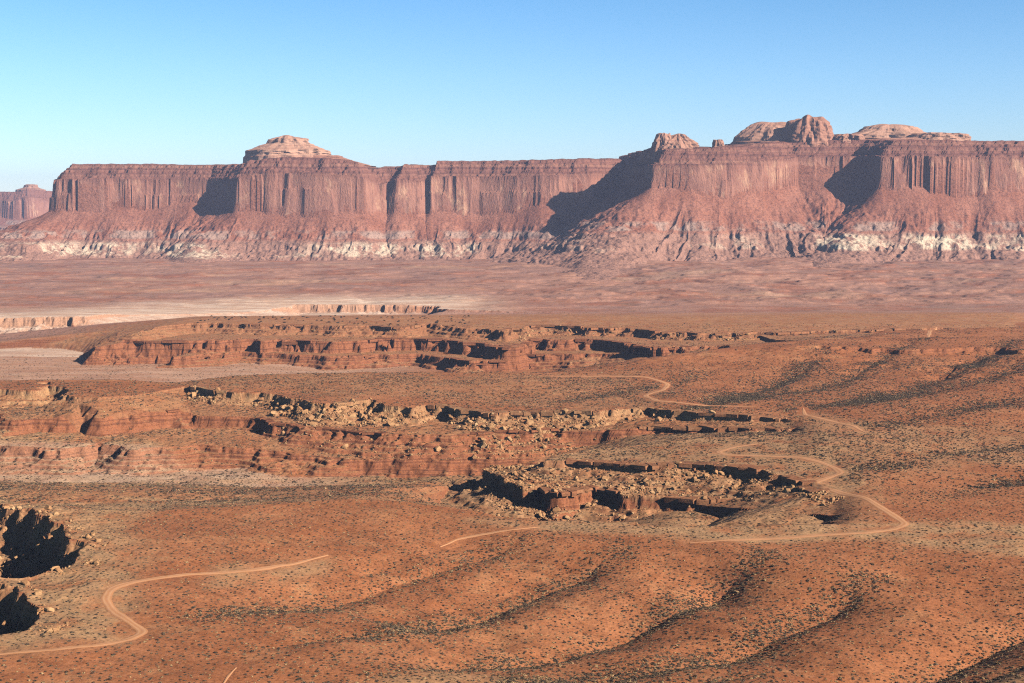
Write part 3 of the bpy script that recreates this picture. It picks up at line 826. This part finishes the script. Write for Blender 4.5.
dome(mesa_right, 807, 3620, zpx(148, 3620), 66, 70, 76, [(1, 0), (.98, .45), (.85, .78), (.55, .97), (0, 1)], .15, 7, rough=.18)
dome(mesa_right, 888, 3720, zpx(143, 3720), 125, 80, 48, [(1, 0), (.90, .35), (.66, .55), (.5, .85), (.25, .98), (0, 1)], 1.0, 8, rough=.18)
dome(mesa_right, 938, 3640, zpx(143, 3640), 80, 50, 24, [(1, 0), (.95, .6), (.8, .9), (0, 1)], .8, 10, rough=.22)
dome(mesa_right, 845, 3600, zpx(143, 3600), 42, 40, 20, [(1, 0), (.9, .7), (.7, .95), (0, 1)], .45, 13, rough=.25)
dome(mesa_right, 677, 3560, zpx(153, 3560), 95, 55, 15, [(1, 0), (.85, .5), (.7, .9), (0, 1)], .2, 15, rough=.2)
dome(mesa_right, 785, 3660, zpx(150, 3660), 165, 90, 22, [(1, 0), (.93, .35), (.85, .42), (.78, .85), (0, 1)], .25, 16, rough=.15)
dome(mesa_right, 890, 3690, zpx(146, 3690), 210, 90, 17, [(1, 0), (.95, .45), (.85, .55), (.8, .95), (0, 1)], .3, 17, rough=.12)
dome(mesa_far, 32, 7050, zpx(190, 7050), 75, 60, 26, [(1, 0), (.6, .3), (.45, .5), (.42, .9), (.3, 1), (0, 1)], .4, 4, rough=.12)

# ------------------------------------------------------------------ boulders
def ico(sub):
    bpy_me = bpy.data.meshes.new('t')
    import bmesh
    bm = bmesh.new()
    bmesh.ops.create_icosphere(bm, subdivisions=sub, radius=1.0)
    bm.verts.ensure_lookup_table()
    v = np.array([p.co[:] for p in bm.verts]); f = np.array([[q.index for q in p.verts] for p in bm.faces])
    bm.free(); bpy.data.meshes.remove(bpy_me)
    return v, f
IV, IF = ico(2)
def rock_proto():
    v = IV.copy()
    ax = np.linalg.qr(RNG.normal(size=(3, 3)))[0]
    ns = [s * ax[i] + RNG.normal(size=3) * .16 for i in range(3) for s in (-1, 1)] + [RNG.normal(size=3) for _ in range(5)]
    for i, n in enumerate(ns):
        n = n / np.linalg.norm(n)
        c = RNG.uniform(.45, .72) if i < 6 else RNG.uniform(.62, .85)
        e = v @ n - c
        v = v - np.outer(np.maximum(e, 0), n)
    v += RNG.normal(size=v.shape) * .012
    v *= np.array([1.25, 1.0, .8]) * RNG.uniform(.85, 1.2, 3)
    return v
RP = [rock_proto() for _ in range(10)]

area = (np.gradient(ys)[:, None] * np.gradient(us)[None, :] * ys[:, None]).astype(f32)
clump = ss(fbm(Xg[rows(400, 1700)], Yg[rows(400, 1700)], 26, 8, 3), -.5, .5)
pr = np.zeros((R, C), f32)
pr[rows(400, 1700)] = (RUB * area)[rows(400, 1700)] * (.25 + clump)
pr[:, (us < -.43) | (us > .43)] = 0
cum = np.cumsum(pr.ravel(), dtype=np.float64)
NB = 10000
pick = np.searchsorted(cum, RNG.random(NB) * cum[-1])
bi, bj = np.unravel_index(pick, (R, C))
by = ys[bi] + RNG.random(NB) * .5
bx = us[bj] * by
bz = hz(bx, by)
bs = np.clip(RNG.pareto(2.6, NB) * .5 + .5, .45, 2.6)
bs = np.where((by < 640), np.minimum(bs, 1.6), np.where(by < 770, np.minimum(bs * .85, 1.9), bs))
big = np.argsort(-(bs / by))[:300]
isbig = np.zeros(NB, bool); isbig[big] = True

def rot_mats(n, tilt=.5):
    a = RNG.random(n) * 2 * np.pi; b = RNG.normal(size=n) * tilt; c = RNG.normal(size=n) * tilt
    ca, sa, cb, sb, cc, sc = np.cos(a), np.sin(a), np.cos(b), np.sin(b), np.cos(c), np.sin(c)
    Rz = np.zeros((n, 3, 3)); Rz[:, 0, 0] = ca; Rz[:, 0, 1] = -sa; Rz[:, 1, 0] = sa; Rz[:, 1, 1] = ca; Rz[:, 2, 2] = 1
    Rx = np.zeros((n, 3, 3)); Rx[:, 0, 0] = 1; Rx[:, 1, 1] = cb; Rx[:, 1, 2] = -sb; Rx[:, 2, 1] = sb; Rx[:, 2, 2] = cb
    Ry = np.zeros((n, 3, 3)); Ry[:, 1, 1] = 1; Ry[:, 0, 0] = cc; Ry[:, 0, 2] = sc; Ry[:, 2, 0] = -sc; Ry[:, 2, 2] = cc
    return Rz @ Rx @ Ry

def scatter(name, protos, pf, loc, scale, tint, tilt, mat, smooth=False):
    n = len(loc)
    Rm = rot_mats(n, tilt)
    which = RNG.integers(0, len(protos), n)
    vs, fs, ts, base = [], [], [], 0
    for k, p in enumerate(protos):
        s = np.where(which == k)[0]
        if len(s) == 0: continue
        f = pf[k] if isinstance(pf, list) else pf
        v = np.einsum('nij,vj->nvi', Rm[s], p) * (scale[s][:, None, :] if scale.ndim == 2 else scale[s][:, None, None]) + loc[s][:, None, :]
        vs.append(v.reshape(-1, 3))
        fs.append((f[None] + (base + np.arange(len(s)) * len(p))[:, None, None]).reshape(-1, f.shape[1]))
        ts.append(np.repeat(tint[s], len(p)))
        base += len(s) * len(p)
    return mesh_np(name, np.vstack(vs), np.vstack(fs), {'tint': np.concatenate(ts)}, smooth=smooth, mats=[mat])

sm = ~isbig
IV1, IF1 = ico(1)
def rock_small():
    global IV
    s = IV; IV = IV1
    v = rock_proto(); IV = s
    return v
RPS = [rock_small() for _ in range(10)]
o = scatter('rubble', RPS, IF1, np.stack([bx, by, bz + bs * .25], 1)[sm], (bs[:, None] * RNG.uniform(.6, 1.25, (NB, 3)))[sm], RNG.random(NB)[sm] * .9, .45, M_BOULDER)
tag(o, 'countless smaller tan blocks strewn on the slopes below the canyon rims', 'rubble', kind='stuff')
BGROUP = {1: ('large tan angular boulder lying below the middle canyon rim', 'large boulders below the middle canyon rim'),
          2: ('large tan angular boulder on the two-stepped rock tongue', 'large boulders on the rock tongue'),
          3: ('large tan boulder on the floor of a shaded canyon head at left', 'large boulders in the canyon heads'),
          5: ('large tan boulder below the farthest canyon rim', 'large boulders below the farthest canyon rim')}
bprot = []
for v in RP:
    o = mesh_np('boulder', v, IF, {'tint': np.full(len(v), RNG.uniform(.1, .6))}, mats=[M_BOULDER])
    bprot.append(o)
protos_used = set()
for n_, i in enumerate(big):
    q = n_ % len(bprot)
    if q in protos_used:
        o = bprot[q].copy(); COL.objects.link(o)
    else:
        o = bprot[q]; protos_used.add(q)
    o.location = (bx[i], by[i], bz[i] + bs[i] * .25)
    o.scale = (bs[i],) * 3
    o.rotation_euler = (random.gauss(0, .35), random.gauss(0, .35), random.uniform(0, 6.28))
    dA = int(ID[bi[i], bj[i]])
    dA = {4: 3, 0: 2 if by[i] < 760 else 1, 6: 5}.get(dA, dA)
    if by[i] > 1200: dA = 5
    tag(o, BGROUP[dA][0], 'boulder', BGROUP[dA][1])

# jointed caprock beds jutting from the rims: part of their canyon walls
def rim_line(key, px0, px1):
    """points (x, y) of the rim nearest the camera side of the solid bed, one per grid line; field > 0 is the open side"""
    r, fld = RIMS[key]
    j0, j1 = np.searchsorted(us, (px0 - 512) / 1406), np.searchsorted(us, (px1 - 512) / 1406)
    yy = ys[r]
    out = []
    for j in range(j0, j1):
        f = fld[:, j] > 0
        c = np.where(f[:-1] & ~f[1:])[0]          # open in front, solid behind
        if key[0] == 'b': c = c[-1:]
        else: c = c[:1]
        if len(c):
            a, b = fld[c[0], j], fld[c[0] + 1, j]
            y = yy[c[0]] + (yy[c[0] + 1] - yy[c[0]]) * a / (a - b + 1e-9)
            out.append((us[j] * y, y))
    return np.array(out)

BOXF = np.array([(0, 1, 3, 2), (4, 6, 7, 5), (0, 4, 5, 1), (2, 3, 7, 6), (0, 2, 6, 4), (1, 5, 7, 3)])
def caprock(parent, key, px0, px1, lmin, lmax, thick, jut, depth, keep, capv, dz=.15):
    L = rim_line(key, px0, px1)
    vs, fs, caps, base, i = [], [], [], 0, 0
    while i < len(L) - 2:
        want = random.uniform(lmin, lmax)
        k = i + 1
        while k < len(L) - 1 and math.dist(L[i], L[k]) < want: k += 1
        p, q = L[i], L[k]
        d = math.dist(p, q)
        nz = float(vn(np.array([i / 55.0]), np.array([.5]), 4)[0])
        if d < want * 1.7 + 3 and nz < keep:
            tx, ty = (q - p) / d
            nx, ny = ty, -tx                      # towards the open side
            if ny > 0 and abs(tx) > .2: nx, ny = -nx, -ny
            th = thick * random.uniform(.7, 1.25); jt = jut * random.uniform(.3, 1.25); dp = depth * random.uniform(.8, 1.2)
            m = (p + q) / 2
            zt = float(hz(m[0] - nx * 2.5, m[1] - ny * 2.5)) + dz + random.uniform(-.15, .35)
            g = random.uniform(.05, .35)
            for sx in (-1, 1):
                for sy in (0, 1):
                    for sz in (0, 1):
                        o_ = jt + random.uniform(-.35, .35) if sy else -dp
                        e_ = sx * (d / 2 - g + random.uniform(-.3, .1))
                        vs.append((m[0] + tx * e_ + nx * o_, m[1] + ty * e_ + ny * o_, zt - th * (1 - sz) + random.uniform(-.2, .2) - .1 * sy))
            fs.append(BOXF + base); base += 8
            caps += [capv * random.uniform(.6, 1.1)] * 8
        i = k
    if not fs: return
    n = len(vs); z0 = np.zeros(n)
    o = mesh_np('caprock', np.array(vs), np.vstack(fs), {'tan': z0, 'pale': z0, 'cap': np.array(caps), 'rock': z0 + 1, 'far': z0, 'speck': z0}, mats=[M_GROUND], parent=parent)

caprock(WALLS[1], 'b1', 186, 700, 3, 9, 2.3, 2.2, 5, .25, .9)
caprock(WALLS[1], 'b1', 690, 786, 4, 10, 2.2, 3.2, 5, .9, .6)
caprock(WALLS[1], 'b2', 10, 560, 4, 12, 1.5, 1.7, 4, .12, .05)
caprock(WALLS[1], 'b2', 640, 790, 4, 10, 2.0, 3.0, 4, .9, .5)
caprock(WALLS[2], 'a1', 566, 780, 3, 9, 1.9, 3.0, 5, .7, .45)
caprock(WALLS[2], 'a2', 545, 835, 3, 8, 2.2, 2.8, 5, .45, .4)
caprock(WALLS[5], 'c1', 240, 920, 6, 16, 2.6, 2.4, 6, .3, .4)
caprock(WALLS[5], 'c2', 130, 780, 7, 18, 2.4, 2.6, 6, .25, .05)
caprock(WALLS[5], 'c3', 200, 640, 7, 18, 1.8, 2.2, 6, .1, .05)

# ------------------------------------------------------------------ desert scrub
def shrub_proto(nl, sz):
    v, f = [], []
    for _ in range(nl):
        d = RNG.normal(size=3); d /= np.linalg.norm(d); d[2] = abs(d[2])
        c = d * np.array([1, 1, .72]) * RNG.uniform(.55, 1.0)
        a = RNG.normal(size=3); a /= np.linalg.norm(a)
        b = np.cross(a, d); b /= np.linalg.norm(b) + 1e-9
        s = sz * RNG.uniform(.6, 1.3)
        k = len(v)
        v += [c + a * s, c - a * s * .6 + b * s * .8, c - a * s * .6 - b * s * .8]
        f.append((k, k + 1, k + 2))
    return np.array(v), np.array(f)
SPN = [shrub_proto(34, .38) for _ in range(8)]
SPF = [shrub_proto(12, .62) for _ in range(6)]

def sample_scrub(y0, y1, n):
    r = rows(y0, y1)
    X, Y = Xg[r], Yg[r]
    dens = (.45 + .55 * ss(fbm(X, Y, 30, 12, 3), -.5, .5)) * (1 + .6 * TAN[r])
    for V, dep in gul_lines:
        if V[:, 1].max() < y0 - 20 or V[:, 1].min() > y1 + 20: continue
        d, _, _ = poly_sdf(X, Y, V, closed=False)
        d = d + 3 * fbm(X, Y, 40, 3, 3)
        wv = 5.5 + Y / 260.0
        brk = .35 + .65 * ss(vn(X / 45, Y / 45, 5), -.4, .3)
        dens = dens + np.where(Y > 700, .35, 1) * min(dep, 4) * 5.0 * brk * np.exp(-(d / wv) ** 2) + min(dep, 5) * .30 * np.exp(-np.abs(d) / 16)
    dens = dens * (1 - ss(SL[r], .5, .9)) * (1 - .5 * ss(Y, 1300, 1500)) * (1 - .8 * PALE[r])
    p = dens * area[r]
    p[:, (us < -.42) | (us > .42)] = 0
    cum = np.cumsum(p.ravel(), dtype=np.float64)
    k = np.searchsorted(cum, RNG.random(n) * cum[-1])
    i, j = np.unravel_index(k, X.shape)
    y = Y[i, j] + RNG.random(n) * .6
    x = (us[j] + RNG.random(n) * .0007) * y
    # keep the tracks clear
    key = set(map(tuple, np.floor(ROADP / 2.6).astype(int)))
    cell = np.floor(np.stack([x, y], 1) / 2.6).astype(int)
    ok = np.array([not any((a + p_, b + q_) in key for p_ in (-1, 0, 1) for q_ in (-1, 0, 1)) for a, b in cell])
    x, y = x[ok], y[ok]
    return x, y, hz(x, y)

x, y, z = sample_scrub(345, 640, 36000)
gs = 2.45                                    # desert plants keep their distance: a loose even spacing between the gullies
gx_, gy_ = np.meshgrid(np.arange(-275, 275, gs), np.arange(346, 640, gs))
gx_ = (gx_ + RNG.uniform(-.85, .85, gx_.shape)).ravel(); gy_ = (gy_ + RNG.uniform(-.85, .85, gy_.shape)).ravel()
ok = (np.abs(gx_ / gy_) < .42) & (RNG.random(len(gx_)) < .80) & (grid_at(SL, gx_, gy_) < .6)
rk = set(map(tuple, np.floor(ROADP / 2.4).astype(int)))
ok &= np.array([not any((int(math.floor(p / 2.4)) + i_, int(math.floor(q / 2.4)) + j_) in rk for i_ in (-1, 0, 1) for j_ in (-1, 0, 1)) for p, q in zip(gx_, gy_)])
ng = int(ok.sum())
x = np.r_[x, gx_[ok]]; y = np.r_[y, gy_[ok]]; z = np.r_[z, hz(gx_[ok], gy_[ok])]
s = RNG.lognormal(-1.08, .42, len(x)).clip(.14, .70)
tint = RNG.random(len(x)) ** 1.3 * .9
s[-ng:] = RNG.normal(.43, .09, ng).clip(.25, .7)
tuft = RNG.random(len(x)) < .32
tuft[-ng:] = RNG.random(ng) < .06
tint[tuft] = 1.0; s[tuft] *= .55
score = s / y; score[tuft] = 0
px_ = 512 + 1406 * x / y; py_ = 341.5 + 0 * x
vis = (np.abs(x / y) < .36) & ((130 - z) / y < .335)
score[~vis] = 0
sel = np.argsort(-score)[:300]
isb = np.zeros(len(x), bool); isb[sel] = True
loc = np.stack([x, y, z - .05], 1)
sc3 = np.stack([s, s, s * .85], 1)
x2, y2, z2_ = sample_scrub(640, 1140, 115000)
x3, y3, z3_ = sample_scrub(1140, 1520, 26000)
x2, y2, z2_ = np.r_[x2, x3], np.r_[y2, y3], np.r_[z2_, z3_]
s2 = RNG.lognormal(-1.08, .42, len(x2)).clip(.2, .95)
t2_ = RNG.random(len(x2)) ** 1.3 * .9
o = scatter('desert_scrub', SPN, None or [f for _, f in SPN], loc[~isb], sc3[~isb], tint[~isb], .05, M_SHRUB) if False else None
o = scatter('desert_scrub', [v for v, _ in SPN], [f for _, f in SPN], loc[~isb], sc3[~isb], tint[~isb], .05, M_SHRUB)
tag(o, 'low grey-green desert scrub dotting the near red slopes', 'scrub', kind='stuff')
o = scatter('desert_scrub', [v for v, _ in SPF], [f for _, f in SPF], np.stack([x2, y2, z2_], 1), np.stack([s2, s2, s2 * .85], 1), t2_, .05, M_SHRUB)
tag(o, 'fine grey-green desert scrub on the middle benches', 'scrub', kind='stuff')
first = {}
for n_, i in enumerate(sel):
    q = n_ % len(SPN)
    if q not in first:
        o = first[q] = mesh_np('shrub', SPN[q][0], SPN[q][1], {'tint': np.full(len(SPN[q][0]), .2)}, mats=[M_SHRUB])
    else:
        o = first[q].copy(); COL.objects.link(o)
    o.location = loc[i]; o.scale = sc3[i]; o.rotation_euler = (0, 0, random.uniform(0, 6.28))
    tag(o, 'one of the largest grey-green shrubs on the nearest red slope', 'shrub', 'largest shrubs on the nearest slope')

# junipers on the far canyon rim
nj = 170
jpx = RNG.uniform(190, 470, nj)
jY = RNG.uniform(1500, 1640, nj)
jx = (jpx - 512) / 1406 * jY
jz = hz(jx, jY)
ok = jz > -3.5
jx, jY, jz = jx[ok], jY[ok], jz[ok]
first = {}
JP = [shrub_proto(60, .34) for _ in range(3)]
for n_ in range(len(jx)):
    q = n_ % 3
    if q not in first:
        v = JP[q][0] * np.array([1, 1, 1.15])
        o = first[q] = mesh_np('juniper', v, JP[q][1], {'tint': np.full(len(v), -.2)}, mats=[M_SHRUB])
    else:
        o = first[q].copy(); COL.objects.link(o)
    s_ = random.uniform(.7, 1.7)
    o.location = (jx[n_], jY[n_], jz[n_] - .1); o.scale = (s_, s_, s_); o.rotation_euler = (0, 0, random.uniform(0, 6))
    tag(o, 'dark green juniper bush on the flat top of the farthest canyon wall', 'juniper', 'junipers on the far canyon rim')

# ------------------------------------------------------------------ haze
HZ_D = 4.6e-5
m = bpy.data.materials.new('pale_air')
m.use_nodes = True
t = m.node_tree
t.nodes.remove(t.nodes['Principled BSDF'])
pv = t.nodes.new('ShaderNodeVolumePrincipled')
pv.inputs['Color'].default_value = (.58, .66, 1.0, 1)
pv.inputs['Density'].default_value = HZ_D
pv.inputs['Anisotropy'].default_value = 0.0
t.links.new(pv.outputs[0], t.nodes['Material Output'].inputs['Volume'])
import itertools
x0, x1, y0, y1, z0, z1 = -44000, 44000, -200, 14200, -75, 420
hv = np.array(list(itertools.product((x0, x1), (y0, y1), (z0, z1))))
hf = np.array([(0, 1, 3, 2), (4, 6, 7, 5), (0, 4, 5, 1), (2, 3, 7, 6), (0, 2, 6, 4), (1, 5, 7, 3)])
o = mesh_np('haze', hv, hf, mats=[m])
tag(o, 'thin pale blue haze in the air over the desert', 'haze', kind='stuff')
